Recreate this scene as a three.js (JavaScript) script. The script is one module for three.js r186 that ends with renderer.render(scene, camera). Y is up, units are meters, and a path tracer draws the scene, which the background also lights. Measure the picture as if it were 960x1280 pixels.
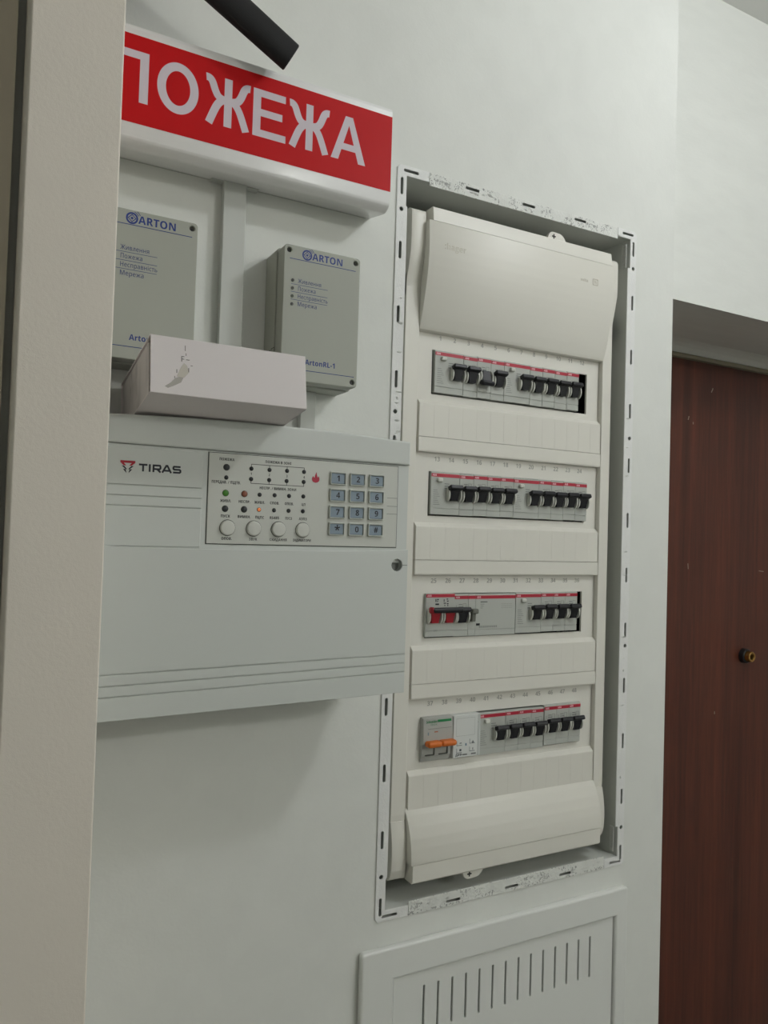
import * as THREE from 'three';
import { RoundedBoxGeometry } from 'three/addons/geometries/RoundedBoxGeometry.js';
import { mergeGeometries, toCreasedNormals } from 'three/addons/utils/BufferGeometryUtils.js';
import { FontLoader } from 'three/addons/loaders/FontLoader.js';
import { TextGeometry } from 'three/addons/geometries/TextGeometry.js';

// ---------------------------------------------------------------- camera, light, exposure
// Lengths below are millimetres on the wall: X right, Y up (0 = top of the first breaker window), Z out of the wall.
const S = 0.001, Y0 = 1890;                       // Y 0 lies 1.89 m above the floor
const W = (x, y, z) => [x * S, (y + Y0) * S, z * S];
const scene = new THREE.Scene();
scene.background = new THREE.Color(0x000000);
const camera = new THREE.PerspectiveCamera(67.38, 960 / 1280, 0.01, 30);
camera.position.set(...W(-409.4, -190.1, 655.3));
camera.rotation.set(THREE.MathUtils.degToRad(1.579), THREE.MathUtils.degToRad(-28.169), THREE.MathUtils.degToRad(1.751), 'YXZ');
scene.add(camera);
const renderer = new THREE.WebGLRenderer({ antialias: true });
renderer.toneMapping = THREE.LinearToneMapping;
renderer.toneMappingExposure = 0.715;
renderer.shadowMap.enabled = true;
const LAMP = { x: 425, z: 590, y: 515, r: 55, color: new THREE.Color(0.97, 1.0, 1.03), power: 0.63 };
const LAMP2 = { x: 900, z: 2060, y: 515, r: 70, color: new THREE.Color(1.0, 0.99, 0.97), power: 1.6 };
for (const L of [LAMP, LAMP2]) {
  const a = new THREE.PointLight(L.color, L.power, 0, 2);
  a.position.set(...W(L.x, L.y, L.z)); a.castShadow = true; a.shadow.radius = 2.0; a.shadow.camera.near = 0.02; a.shadow.mapSize.set(2048, 2048);
  scene.add(a);
}

// ---------------------------------------------------------------- helpers
let seed = 7;
const rnd = () => { seed = (seed * 1664525 + 1013904223) >>> 0; return seed / 4294967296; };
const std = (c, rough = 0.5, extra = {}) => new THREE.MeshStandardMaterial({ color: new THREE.Color(c), roughness: rough, side: THREE.DoubleSide, ...extra });
const mmg = (g) => g.scale(S, S, S);
const uvm1 = (g) => { const u = g.attributes.uv; for (let i = 0; i < u.count; i++) u.setXY(i, u.getX(i) * S, u.getY(i) * S); return g; };   // uv in metres
const plain = (g) => { const n = g.index ? g.toNonIndexed() : g; for (const k of Object.keys(n.attributes)) if (!['position', 'normal', 'uv'].includes(k)) n.deleteAttribute(k); return n; };
const merge = (gs) => mergeGeometries(gs.map(plain));
const box = (x0, x1, y0, y1, z0, z1) => mmg(new THREE.BoxGeometry(x1 - x0, y1 - y0, z1 - z0).translate((x0 + x1) / 2, (y0 + y1) / 2, (z0 + z1) / 2));
const rbox = (x0, x1, y0, y1, z0, z1, r = 1, seg = 2) => mmg(new RoundedBoxGeometry(x1 - x0, y1 - y0, z1 - z0, seg, r).translate((x0 + x1) / 2, (y0 + y1) / 2, (z0 + z1) / 2));
const cyl = (x, y, z0, z1, r0, r1 = r0, n = 28) => mmg(new THREE.CylinderGeometry(r1, r0, z1 - z0, n).rotateX(Math.PI / 2).translate(x, y, (z0 + z1) / 2));
function ext(shape, z0, z1, bevel = 0, seg = 2) {            // a flat outline given depth along Z
  const g = new THREE.ExtrudeGeometry(shape, { depth: z1 - z0 - 2 * bevel, bevelEnabled: bevel > 0, bevelSize: bevel, bevelOffset: -bevel, bevelThickness: bevel, bevelSegments: seg, curveSegments: 10 });
  return uvm1(mmg(g.translate(0, 0, z0 + bevel)));
}
function profX(pts, x0, x1, bevel = 0) {                     // a (y, z) outline swept along X
  const sh = new THREE.Shape(pts.map(([y, z]) => new THREE.Vector2(-z, y)));
  const g = new THREE.ExtrudeGeometry(sh, { depth: x1 - x0 - 2 * bevel, bevelEnabled: bevel > 0, bevelSize: bevel, bevelOffset: -bevel, bevelThickness: bevel, bevelSegments: 2 });
  return uvm1(mmg(g.translate(0, 0, bevel).rotateY(Math.PI / 2).translate(x0, 0, 0)));
}
const curve = (pts, n = 40) => new THREE.SplineCurve(pts.map((p) => new THREE.Vector2(...p))).getPoints(n).map((p) => [p.x, p.y]);
const smooth = (g) => toCreasedNormals(g, 0.45);
const rect = (x0, y0, x1, y1) => new THREE.Shape([[x0, y0], [x1, y0], [x1, y1], [x0, y1]].map((p) => new THREE.Vector2(...p)));
function rrect(x0, y0, x1, y1, r, Cls = THREE.Shape) {
  const s = new Cls();
  s.moveTo(x0 + r, y0); s.lineTo(x1 - r, y0); s.absarc(x1 - r, y0 + r, r, -Math.PI / 2, 0); s.lineTo(x1, y1 - r); s.absarc(x1 - r, y1 - r, r, 0, Math.PI / 2);
  s.lineTo(x0 + r, y1); s.absarc(x0 + r, y1 - r, r, Math.PI / 2, Math.PI); s.lineTo(x0, y0 + r); s.absarc(x0 + r, y0 + r, r, Math.PI, Math.PI * 1.5);
  return s;
}
const used = {};
const numbered = (n) => { const k = used[n] = (used[n] ?? -1) + 1; return k ? `${n}_${String(k).padStart(3, '0')}` : n; };
function tag(o, label, category, group) { o.userData.label = label; if (category) o.userData.category = category; if (group) o.userData.group = group; return o; }
function thing(name, label, category, [x, y, z], group) {
  const o = new THREE.Group(); o.name = numbered(name); scene.add(o);
  o.position.set(...W(x, y, z));
  return tag(o, label, category, group);
}
function part(name, geo, mat, parent, label) {
  const m = new THREE.Mesh(Array.isArray(geo) ? merge(geo) : geo, mat); m.name = name; m.castShadow = m.receiveShadow = true;
  if (label) m.userData.label = label;
  parent.add(m); return m;
}
function struct(name, geo, mat, parent) {
  const m = new THREE.Mesh(Array.isArray(geo) ? merge(geo) : geo, mat); m.name = numbered(name); m.castShadow = m.receiveShadow = true;
  if (!parent) { m.userData.kind = 'structure'; m.position.set(0, Y0 * S, 0); scene.add(m); } else parent.add(m);
  return m;
}
// flat print: a canvas whose units are millimetres (x right, y down from the top left corner)
function print(wmm, hmm, ppm, draw, { bg = null, rough = 0.5, spec = 1 } = {}) {
  const c = document.createElement('canvas'); c.width = Math.round(wmm * ppm); c.height = Math.round(hmm * ppm);
  const k = c.getContext('2d');
  if (bg) { k.fillStyle = bg; k.fillRect(0, 0, c.width, c.height); } else k.clearRect(0, 0, c.width, c.height);
  k.scale(ppm, ppm); k.lineCap = 'butt'; draw(k);
  const t = new THREE.CanvasTexture(c); t.colorSpace = THREE.SRGBColorSpace; t.anisotropy = 8;
  return new THREE.MeshPhysicalMaterial({ map: t, roughness: rough, transparent: !bg, side: THREE.DoubleSide, specularIntensity: spec });
}
const plane = (x0, x1, y0, y1, z) => mmg(new THREE.PlaneGeometry(x1 - x0, y1 - y0).translate((x0 + x1) / 2, (y0 + y1) / 2, z));
const say = (k, s, x, y, h, { color = '#222', font = 'sans-serif', bold = false, align = 'center', w = null } = {}) => {   // text of cap height h, baseline y
  k.save(); k.translate(x, y); k.scale(h / 71, h / 71); k.fillStyle = color; k.font = `${bold ? 'bold ' : ''}100px ${font}`; k.textAlign = align; k.textBaseline = 'alphabetic';
  if (w) { const m = k.measureText(s).width; k.scale(w * 71 / h / m, 1); }
  k.fillText(s, 0, 0); k.restore();
};
function dataTex(w, h, f, srgb = false) {
  const d = new Uint8Array(w * h * 4);
  for (let y = 0; y < h; y++) for (let x = 0; x < w; x++) { const v = f(x, y); const i = (y * w + x) * 4; d[i] = v[0]; d[i + 1] = v[1]; d[i + 2] = v[2]; d[i + 3] = 255; }
  const t = new THREE.DataTexture(d, w, h); t.wrapS = t.wrapT = THREE.RepeatWrapping; t.magFilter = THREE.LinearFilter; t.minFilter = THREE.LinearMipmapLinearFilter; t.generateMipmaps = true;
  if (srgb) t.colorSpace = THREE.SRGBColorSpace; t.needsUpdate = true; return t;
}
function noiseGrid(nx, ny) { const g = new Float32Array(nx * ny); for (let i = 0; i < g.length; i++) g[i] = rnd(); return (u, v) => { u = ((u % 1) + 1) % 1 * nx; v = ((v % 1) + 1) % 1 * ny; const i = Math.floor(u), j = Math.floor(v), a = u - i, b = v - j, s = a * a * (3 - 2 * a), t = b * b * (3 - 2 * b), q = (p, r) => g[((r % ny) * nx) + (p % nx)]; return (q(i, j) * (1 - s) + q(i + 1, j) * s) * (1 - t) + (q(i, j + 1) * (1 - s) + q(i + 1, j + 1) * s) * t; }; }

// ---------------------------------------------------------------- materials
const n1 = noiseGrid(9, 9), n2 = noiseGrid(40, 40), n3 = noiseGrid(150, 150), n4 = noiseGrid(256, 256);
const rollerBump = dataTex(512, 512, (x, y) => { const u = x / 512, v = y / 512, b = 255 * (0.5 * n2(u, v) + 0.35 * n3(u, v) + 0.15 * n4(u, v)); return [b, b, b]; });
const wallTone = dataTex(512, 512, (x, y) => { const u = x / 512, v = y / 512, b = 243 + 5 * n1(u, v) + 3 * n2(u, v); return [b, b + 1, b - 1]; }, true);
rollerBump.repeat.set(4, 4); wallTone.repeat.set(1.3, 1.3);
const mWall = new THREE.MeshStandardMaterial({ color: 0xf1f2ee, map: wallTone, roughness: 0.75, bumpMap: rollerBump, bumpScale: 0.0001, side: THREE.DoubleSide });
const mCeil = std(0xf2f2ee, 0.9), mFloor = std(0xaaa8a4, 0.6);
const mPierBump = rollerBump.clone(); mPierBump.repeat.set(14, 14); mPierBump.needsUpdate = true;
const mPier = new THREE.MeshStandardMaterial({ color: 0xeee6da, roughness: 0.6, bumpMap: mPierBump, bumpScale: 0.00012, side: THREE.DoubleSide });
const mCover = std(0xe9e7dd, 0.42), mCoverFlat = std(0xe9e7de, 0.5);
const mMetal = std(0xd8dbd4, 0.5);
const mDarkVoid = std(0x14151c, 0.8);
const mBreaker = std(0xbcbfb8, 0.5), mBlack = std(0x12131a, 0.38), mCheek = std(0xd5d6cd, 0.45);
const mPanel = std(0xd6dad5, 0.5), mPanelDark = std(0xb9beb9, 0.6);
const mArton = std(0xabaea3, 0.55);
const specks = (() => { const a = noiseGrid(22, 22), b = noiseGrid(200, 200), c = noiseGrid(90, 90); return dataTex(1024, 1024, (x, y) => { const u = x / 1024, v = y / 1024, k = a(u, v) > 0.5 && b(u, v) * 0.6 + c(u, v) * 0.4 > 0.62 ? 1 : 0; const l = 248 - k * (28 + 50 * c(v, u)) - 10 * a(v, u); return [l, l + 1, l - 2]; }, true); })();
specks.repeat.set(5, 5);
const plasterBump = rollerBump.clone(); plasterBump.repeat.set(16, 16); plasterBump.needsUpdate = true;
const mFlange = new THREE.MeshStandardMaterial({ color: 0xf4f5f2, map: specks, roughness: 0.65, bumpMap: plasterBump, bumpScale: 0.0004, side: THREE.DoubleSide });
const mFlangePlain = new THREE.MeshStandardMaterial({ color: 0xeff0ed, roughness: 0.55, bumpMap: plasterBump, bumpScale: 0.0002, side: THREE.DoubleSide });

// ---------------------------------------------------------------- the setting
const RIGHT = 331.5, BACK = -300;
{
  // the wall with the two recessed enclosures
  const sh = rect(-1500, -1890, RIGHT, 610);
  sh.holes.push(rect(-53.5, -561, 265.5, 171));
  sh.holes.push(rect(-58, -1240, 257, -600));
  struct('wall_front', ext(sh, -140, 0), mWall);
  struct('wall_niche_back', box(-1500, RIGHT, -1890, 610, BACK, -141), mWall);
  // wall above the door, set back from the first wall; its underside is the head of the door recess
  struct('wall_right', [box(RIGHT + 0.5, 1900, 151, 610, BACK, -100), profX([[150.8, -238], [150.8, BACK], [140, BACK], [140.5, -275], [146, -262], [149, -250]], RIGHT + 1, 1900)], mWall);
  struct('wall_far_right', box(1900, 1960, -1890, 610, BACK, 2200), mWall);
  struct('wall_back', box(-1500, 1900, -1890, 610, 2200, 2260), mWall);
  struct('wall_far_left', box(-1560, -1500, -1890, 610, BACK, 2260), mWall);
  struct('ceiling', box(-1560, 1960, 610, 680, BACK, 2260), mCeil);
  struct('floor', box(-1560, 1960, -1960, -1890, BACK, 2260), mFloor);
  // foreground pier: a front board over a core, with a shadow gap between them
  const metre = (g) => { const p = g.attributes.position, u = g.attributes.uv; for (let i = 0; i < p.count; i++) u.setXY(i, p.getX(i) + p.getZ(i), p.getY(i)); return g; };
  struct('wall_left', [metre(rbox(-390.3, -336.8, -1888, 608, 140, 155, 1.2, 2)), metre(box(-388, -339, -1888, 608, 1, 138.5))], mPier);
  struct('trim_1', profX([[-1888, 0], [608, 0], [608, 14], [-1888, 14]], -470, -394), std(0xe8dcc8, 0.6));
}
// door in the recess
{
  const wn1 = noiseGrid(60, 3), wn2 = noiseGrid(220, 10), wn3 = noiseGrid(420, 60), wn4 = noiseGrid(5, 4);
  const wood = dataTex(1024, 1024, (x, y) => {
    const u = x / 1024, v = y / 1024; let g = 0.45 * wn1(u, v) + 0.3 * wn2(u, v) + 0.25 * wn3(u, v);
    const seam = Math.abs(u - 0.155) < 0.0035 || Math.abs(u - 0.58) < 0.003 ? 0.14 : 0;
    g = g * 0.8 + 0.25 * wn4(u, v) + seam;
    return [48 + 66 * g, 19 + 38 * g, 12 + 25 * g];
  }, true);
  const uvm = (g, w, h) => { const p = g.attributes.position, uv = g.attributes.uv; for (let i = 0; i < p.count; i++) uv.setXY(i, (p.getX(i) - RIGHT * S) / w, (p.getY(i) + Y0 * S) / h); return g; };
  const mWood = new THREE.MeshStandardMaterial({ map: wood, roughness: 0.42, bumpMap: wood, bumpScale: 0.0002, side: THREE.DoubleSide });
  const door = struct('door_1', uvm(box(RIGHT + 60, 1500, -1885, 133.5, BACK + 1, BACK + 14), 1.15, 2.1), mWood);
  struct('door_frame', [box(RIGHT + 2, 1560, 133, 139.8, BACK + 1, BACK + 24), box(1501, 1560, -1888, 133, BACK + 1, BACK + 24), box(RIGHT + 2, RIGHT + 58, -1888, 133, BACK + 1, BACK + 24)], std(0x8d8672, 0.6), door);
  const mBrass = new THREE.MeshStandardMaterial({ color: 0xb08a4c, roughness: 0.3, metalness: 0.9 });
  const lx = 858, ly = -396, lz = BACK + 14;
  const ring = new THREE.LatheGeometry([[5, 0], [5, 16], [6, 18], [8.6, 18], [9.4, 17], [9.6, 0]].map((p) => new THREE.Vector2(...p)), 32).rotateX(Math.PI / 2).translate(lx, ly, lz + 1);
  const collar = new THREE.LatheGeometry([[9.7, 0], [9.7, 10], [11.5, 10], [13, 8], [13.5, 0]].map((p) => new THREE.Vector2(...p)), 32).rotateX(Math.PI / 2).translate(lx, ly, lz);
  const lk = struct('door_lock', mmg(ring), mBrass, door); lk.userData.label = 'brass lock ring';
  const co = struct('lock_collar', mmg(collar), std(0x1d1d1f, 0.35), door); co.userData.label = 'dark metal collar of the lock';
  struct('lock_core', cyl(lx, ly, lz + 1, lz + 8, 4.9), std(0x1a1410, 0.6), door);
  // paint scuffs on the door
  const mScuff = std(0x9b8c7c, 0.8);
  for (const [x, y, w, h, r] of [[760, 86, 2, 9, -0.5], [700, 30, 2, 7, -0.3], [712, 22, 2, 4, 0], [706, -232, 1.6, 10, 0.1], [905, -240, 14, 1.6, -0.1], [782, -495, 2, 5, 0], [930, 25, 2, 3, 0]]) struct('scuff_mark', mmg(new THREE.BoxGeometry(w, h, 0.2).rotateZ(r).translate(x, y, BACK + 14.1)), mScuff, door);
}
// lamps in the ceiling
for (const [L, lab] of [[LAMP, 'round white ceiling lamp above the distribution board'], [LAMP2, 'round white ceiling lamp beside the back wall of the hall']]) {
  const t = thing('ceiling_lamp', lab, 'lamp', [L.x, 610, L.z]);
  part('housing', mmg(new THREE.CylinderGeometry(62, 66, 26, 40).translate(0, -13.2, 0)), std(0xeeeeee, 0.5), t);
  part('diffuser', mmg(new THREE.SphereGeometry(L.r, 32, 20).translate(0, L.y - 610, 0)), new THREE.MeshStandardMaterial({ color: 0xffffff, emissive: L.color, emissiveIntensity: 1.2 }), t);
}

// ---------------------------------------------------------------- distribution board: sheet metal tub and flange
{
  const t = thing('recessed_enclosure', 'white sheet metal tub and slotted flange in the wall, smeared with plaster, around distribution board', 'enclosure', [105, -561, 0]);
  const mv = (g) => g.translate(-105 * S, 561 * S, 0);
  const ix0 = -45, ix1 = 257.6, iy0 = -552.5, iy1 = 163;
  const xa = ix0 + 26, xb = ix1 - 20, l = 3.4, X0 = -55.5, X1 = 267.5, YB = -562.6, YT = 173;
  const slots = [];                                            // [x, y, half width, half height]
  for (let k = 0; k < 12; k++) { const y = 152 - 63.7 * k; if (y > iy0) slots.push([-50.2, y, 1.5, 8.5], [262.6, y, 1.35, 8.5]); }
  for (const x of [-50.2, 262.8]) for (const y of [129, -71, -312, -520]) slots.push([x, y, 2.1, 2.1]);
  for (let k = 0; k < 5; k++) slots.push([-40 + 73.4 * k, 168.2, 8.5, 1.4], [-40 + 73.6 * k, -558.2, 8.5, 1.4]);
  const inside = (poly, x, y) => { let c = false; for (let a = 0, b = poly.length - 1; a < poly.length; b = a++) { const [xi, yi] = poly[a], [xj, yj] = poly[b]; if ((yi > y) !== (yj > y) && x < (xj - xi) * (y - yi) / (yj - yi) + xi) c = !c; } return c; };
  for (const [poly, mat, label] of [
    [[[X0 + 3, YB], [xa - 0.25, YB], [xa - 0.25, iy0], [ix0, iy0], [ix0, iy0 + 30], [ix0 + 1.5, iy0 + 31], [ix0 + 1.5, iy1 - 31], [ix0, iy1 - 30], [ix0, iy1], [xa - 0.25, iy1], [xa - 0.25, YT], [X0 + 3, YT], [X0, YT - 3], [X0, YB + 3]], mFlangePlain],
    [[[xa + 0.25, iy1 - l], [xb - 0.1, iy1 - l], [xb - 0.1, YT - 0.6], [xa + 0.25, YT]], mFlange, 'top flange strip smeared with plaster'],
    [[[xa + 0.25, YB], [xb - 0.1, YB], [xb - 0.1, iy0 + l], [xa + 0.25, iy0 + l]], mFlange, 'bottom flange strip smeared with plaster'],
    [[[xb + 0.1, YB], [X1 - 3, YB], [X1, YB + 3], [X1, YT - 3], [X1 - 3, YT], [xb + 0.1, YT], [xb + 0.1, iy1], [ix1, iy1], [ix1, iy1 - 34], [ix1 - l, iy1 - 34], [ix1 - l, iy0 + 34], [ix1, iy0 + 34], [ix1, iy0], [xb + 0.1, iy0]], mFlangePlain]]) {
    const sh = new THREE.Shape(poly.map((p) => new THREE.Vector2(...p)));
    for (const [x, y, w, h] of slots) if (inside(poly, x, y)) sh.holes.push(rrect(x - w, y - h, x + w, y + h, Math.min(w, h) - 0.05, THREE.Path));
    part('flange', mv(ext(sh, 0.1, 1.5, 0.25, 1)), mat, t, label);
  }
  part('tub_wall', mv(box(ix0 - 1.2, ix0, iy0, iy1, -105, 0.2)), mMetal, t);
  part('tub_wall', mv(box(ix1, ix1 + 1.2, iy0, iy1, -105, 0.2)), mMetal, t);
  part('tub_wall', mv(box(ix0 - 1.2, ix1 + 1.2, iy1, iy1 + 1.2, -105, 0.2)), mMetal, t);
  part('tub_wall', mv(box(ix0 - 1.2, ix1 + 1.2, iy0 - 1.2, iy0, -105, 0.2)), mMetal, t);
  part('tub_back', mv(box(ix0 - 1.2, ix1 + 1.2, iy0 - 1.2, iy1 + 1.2, -107, -105)), mMetal, t);
  // folded return strips behind the flange, seen at the notched corners
  for (const y of [iy1 - 34, iy0 + 6]) part('flange_lip', mv(box(ix1 - 5.5, ix1 - 4.5, y, y + 28, -6, 0.05)), mFlange, t);
  // lumps of dried plaster
  const lumps = [];
  for (let i = 0; i < 46; i++) {
    const side = i % 4; let x, y;
    if (side === 0) { x = -20 + rnd() * 260; y = 163 + rnd() * 6; } else if (side === 1) { x = -20 + rnd() * 260; y = -558 + rnd() * 6; }
    else if (side === 2) { x = 259 + rnd() * 3; y = -500 + rnd() * 620; } else { x = -49 + rnd() * 3; y = -100 + rnd() * 160; }
    lumps.push(mmg(new THREE.SphereGeometry(1, 8, 5).scale(1 + rnd() * 3, 0.6 + rnd() * 1.0, 0.3 + rnd() * 0.5).translate(x, y, 1.4)));
  }
  const pl = part('plaster_lump', mv(merge(lumps)), mFlange, t); pl.userData.kind = 'stuff';
}

// ---------------------------------------------------------------- distribution board: plastic cover
const font = await new FontLoader().loadAsync('fonts/droid/droid_sans_bold.typeface.json');
const WIN = [[0, -45.7], [-125, -170.7], [-250, -295.7], [-375, -420.7]];
{
  const t = thing('board_cover', 'cream plastic distribution board cover with four breaker windows and bulging top and bottom caps', 'cover', [105, -533, -40]);
  const mv = (g) => g.translate(-105 * S, 533 * S, 40 * S);
  const face = rect(-22, -470, 233, 30);
  for (const [y1, y0] of WIN) face.holes.push(rect(0, y0, 210, y1));
  part('window_plate', mv(ext(face, -17.5, -15)), mCoverFlat, t);
  // side rails and the ears beside the caps
  for (const [x0, x1] of [[-36, -19.2, 0], [228.6, 242.5, 1]]) {
    part('side_rail', mv(profX([[72, -9.5], [66, -9], [-468, -9], [-474, -9.5], [-474, -40], [72, -40]], x0, x1, 0.8)), mCover, t);
    part('ear', mv(smooth(profX([[137, -40], ...curve([[137, -8], [134, -3.5], [128, -2], [98, -2], [82, -4.5], [64, -8.5], [50, -9.2]]), [50, -40]], x0, x1, 0.8))), mCover, t);
    part('ear', mv(smooth(profX([[-474, -40], ...curve([[-474, -8.6], [-486, -6], [-500, -4.4], [-516, -4.6], [-526, -7], [-531, -11], [-532, -15]]), [-532, -40]], x0, x1, 0.8))), mCover, t);
  }
  // top cap
  const topCap = part('cap', mv(merge([
    smooth(profX([[124.3, -12], ...curve([[124.3, 4.6], [112, 5.6], [95, 6.2], [78, 5.2], [62, 2.8], [46, -0.6], [32, -4.2], [22, -7.2], [17.5, -9]]), [16.5, -11], [16.5, -15], [60, -15]], -19.5, 229, 0.5)),
    profX([[139.5, -40], [139.5, 1.5], [138.5, 2.6], [124.9, 4.2], [124.2, -2], [124.2, -40]], -14.5, 227, 0.5), box(-21.4, 231, 18, 138, -40, -10)])), mCover, t, 'bulging top cap with raised lettering');
  // bottom cap
  part('cap', mv(merge([
    smooth(profX([[-463, -15], ...curve([[-463, -12.5], [-467, -8.5], [-474, -4], [-484, 0.2], [-496, 3.4], [-508, 4.8], [-513.8, 5]]), [-513.8, -14]], -19, 229, 0.5)),
    profX([[-514.4, -40], [-514.4, 4.6], [-530.5, 4.4], [-532.5, 2.5], [-532.5, -40]], -17, 228, 0.5), box(-21.4, 231, -531, -466, -40, -10)])), mCover, t, 'bulging bottom cap');
  // fixing tabs with cross head screws
  for (const [x, y, d] of [[148, 139, 1], [58, -532, -1]]) {
    const s = new THREE.Shape(); s.moveTo(-13, -4 * d); s.lineTo(-13, 2 * d); s.quadraticCurveTo(-11, 8.5 * d, -5, 8.8 * d); s.lineTo(4, 8.2 * d); s.quadraticCurveTo(10, 7 * d, 13, 0); s.lineTo(13, -4 * d);
    const tb = part('fixing_tab', mv(ext(s, -4, 0.6, 0.4, 1).translate(x * S, y * S, 0)), mCover, t);
    part('screw_slot', mv(merge([box(x - 7.6, x - 2.4, y + 3.6 * d - 0.7, y + 3.6 * d + 0.7, 0.5, 0.9), box(x - 5.7, x - 4.3, y + 3.6 * d - 2.6, y + 3.6 * d + 2.6, 0.5, 0.9)])), std(0x3a3a34, 0.6), tb);
  }
  // raised lettering on the top cap
  const raised = (s, h, x, y, z, sx = 1) => mmg(new TextGeometry(s, { font, size: h, depth: 0.5, curveSegments: 4 }).scale(sx, 1, 1).translate(x, y, z));
  part('lettering', mv(merge([raised(':hager', 6.2, -2, 97.6, 5.85), raised('volta', 3.2, 178, 98.5, 5.85, 1.05), ext((() => { const s = rrect(196, 96.5, 204, 104, 1); s.holes.push(rrect(197, 97.4, 203, 103.1, 0.8, THREE.Path)); return s; })(), 5.8, 6.5), raised('h', 4, 198.4, 98.4, 5.85)])), std(0xd2cec0, 0.5), topCap);
  // label bars between the windows: blanking strip segments over a lower band
  const seg = profX([[-52.8, -15], [-53, -14.2], [-56.6, -10.4], [-57.4, -10], [-90.6, -10], [-90.6, -15]], 0, 17.54, 0.09);
  for (let b = 0; b < 3; b++) {
    for (let k = 0; k < 14; k++) { const x = -16 + 17.6 * k; const w = k === 13 ? 0.86 : 1; part('strip_segment', mv(seg.clone().scale(w, 1, 1).translate(x * S, -125 * b * S, 0)), mCover, t); }
    part('label_bar', mv(profX([[-91.1, -15], [-91.1, -9.9], [-104.5, -9.7], [-106, -10.2], [-106, -15]], -16, 229, 0.3).translate(0, -125 * b * S, 0)), mCover, t);
  }
  for (let k = 0; k < 14; k++) { const x = -16 + 17.6 * k; part('strip_segment', mv(profX([[-427.8, -15], [-428, -14.2], [-431.6, -10.4], [-432.4, -10], [-466, -10], [-466, -15]], 0, 17.54, 0.09).scale(k === 13 ? 0.86 : 1, 1, 1).translate(x * S, 0, 0)), mCover, t); }
  // printed module numbers
  WIN.forEach(([y1], r) => {
    const m = print(212, 10, 8, (k) => { for (let i = 0; i < 12; i++) say(k, String(r * 12 + i + 1), 9.6 + 17.5 * i, 7.2, 4.6, { color: 'rgba(120,120,108,0.45)', bold: true }); });
    part('number_row', mv(plane(0, 212, y1 + 7.8, y1 + 17.8, -14.9)), m, t, 'row of grey module numbers');
  });
  part('rear_box', mv(merge([box(-30, 238, -525, 130, -103, -100), box(-30, -28, -525, 130, -100, -40), box(236, 238, -525, 130, -100, -40), box(-28, 236, 128, 130, -100, -40), box(-28, 236, -525, -523, -100, -40)])), std(0x9a9b94, 0.7), t);
  // dark mounting rail carriers behind each window
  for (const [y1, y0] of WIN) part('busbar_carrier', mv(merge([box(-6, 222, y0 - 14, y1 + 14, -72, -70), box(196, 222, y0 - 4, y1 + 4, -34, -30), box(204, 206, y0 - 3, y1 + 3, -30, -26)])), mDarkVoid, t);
}

// ---------------------------------------------------------------- modular devices
const FZ = -12;                                          // faces of the devices stand here
const RED = '#b8263c';
const bodyProf = (h0 = 0) => [[h0 - 0.4, -45], [h0 - 0.4, -1], [h0 - 1, 0], [-37.5, 0], [-37.6, -0.7], [-38.2, -0.7], [-38.3, -0.1], [-44, -0.1], [-44.2, -0.6], [-44.2, -45]];
const faint = (k, x, w) => { k.fillStyle = 'rgba(70,78,78,0.55)'; for (let i = 0; i < 3; i++) { k.fillRect(x, 7 + i * 2.4, w * (0.5 + 0.3 * ((i * 7) % 3) / 2), 0.7); } };
const stripeMat = (w) => print(w, 3.3, 12, (k) => { say(k, 'ABB', 1.2, 2.55, 1.9, { color: '#f0c9cf', bold: true, align: 'left' }); }, { bg: RED, rough: 0.4 });
const mStripe1 = stripeMat(17.2), mStripe2 = stripeMat(34.8), mStripe3 = stripeMat(52);
const mPrint1 = print(17, 20, 8, (k) => { faint(k, 5, 9); k.fillStyle = 'rgba(60,66,66,0.5)'; k.fillRect(2, 8, 0.5, 6); k.strokeStyle = 'rgba(70,78,78,0.5)'; k.lineWidth = 0.4; k.strokeRect(10.5, 6.5, 4, 5); });
const mPrint2 = print(34.5, 36, 8, (k) => { faint(k, 16, 12); k.fillStyle = 'rgba(80,86,84,0.5)'; for (let i = 0; i < 8; i++) k.fillRect(2.5, 14 + i * 2.1, 5 + (i * 5 % 4), 0.5); });
const barGeo = rbox(-7.9, 7.9, -2.4, 2.4, -3.4, 3.4, 1.5, 3);
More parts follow.
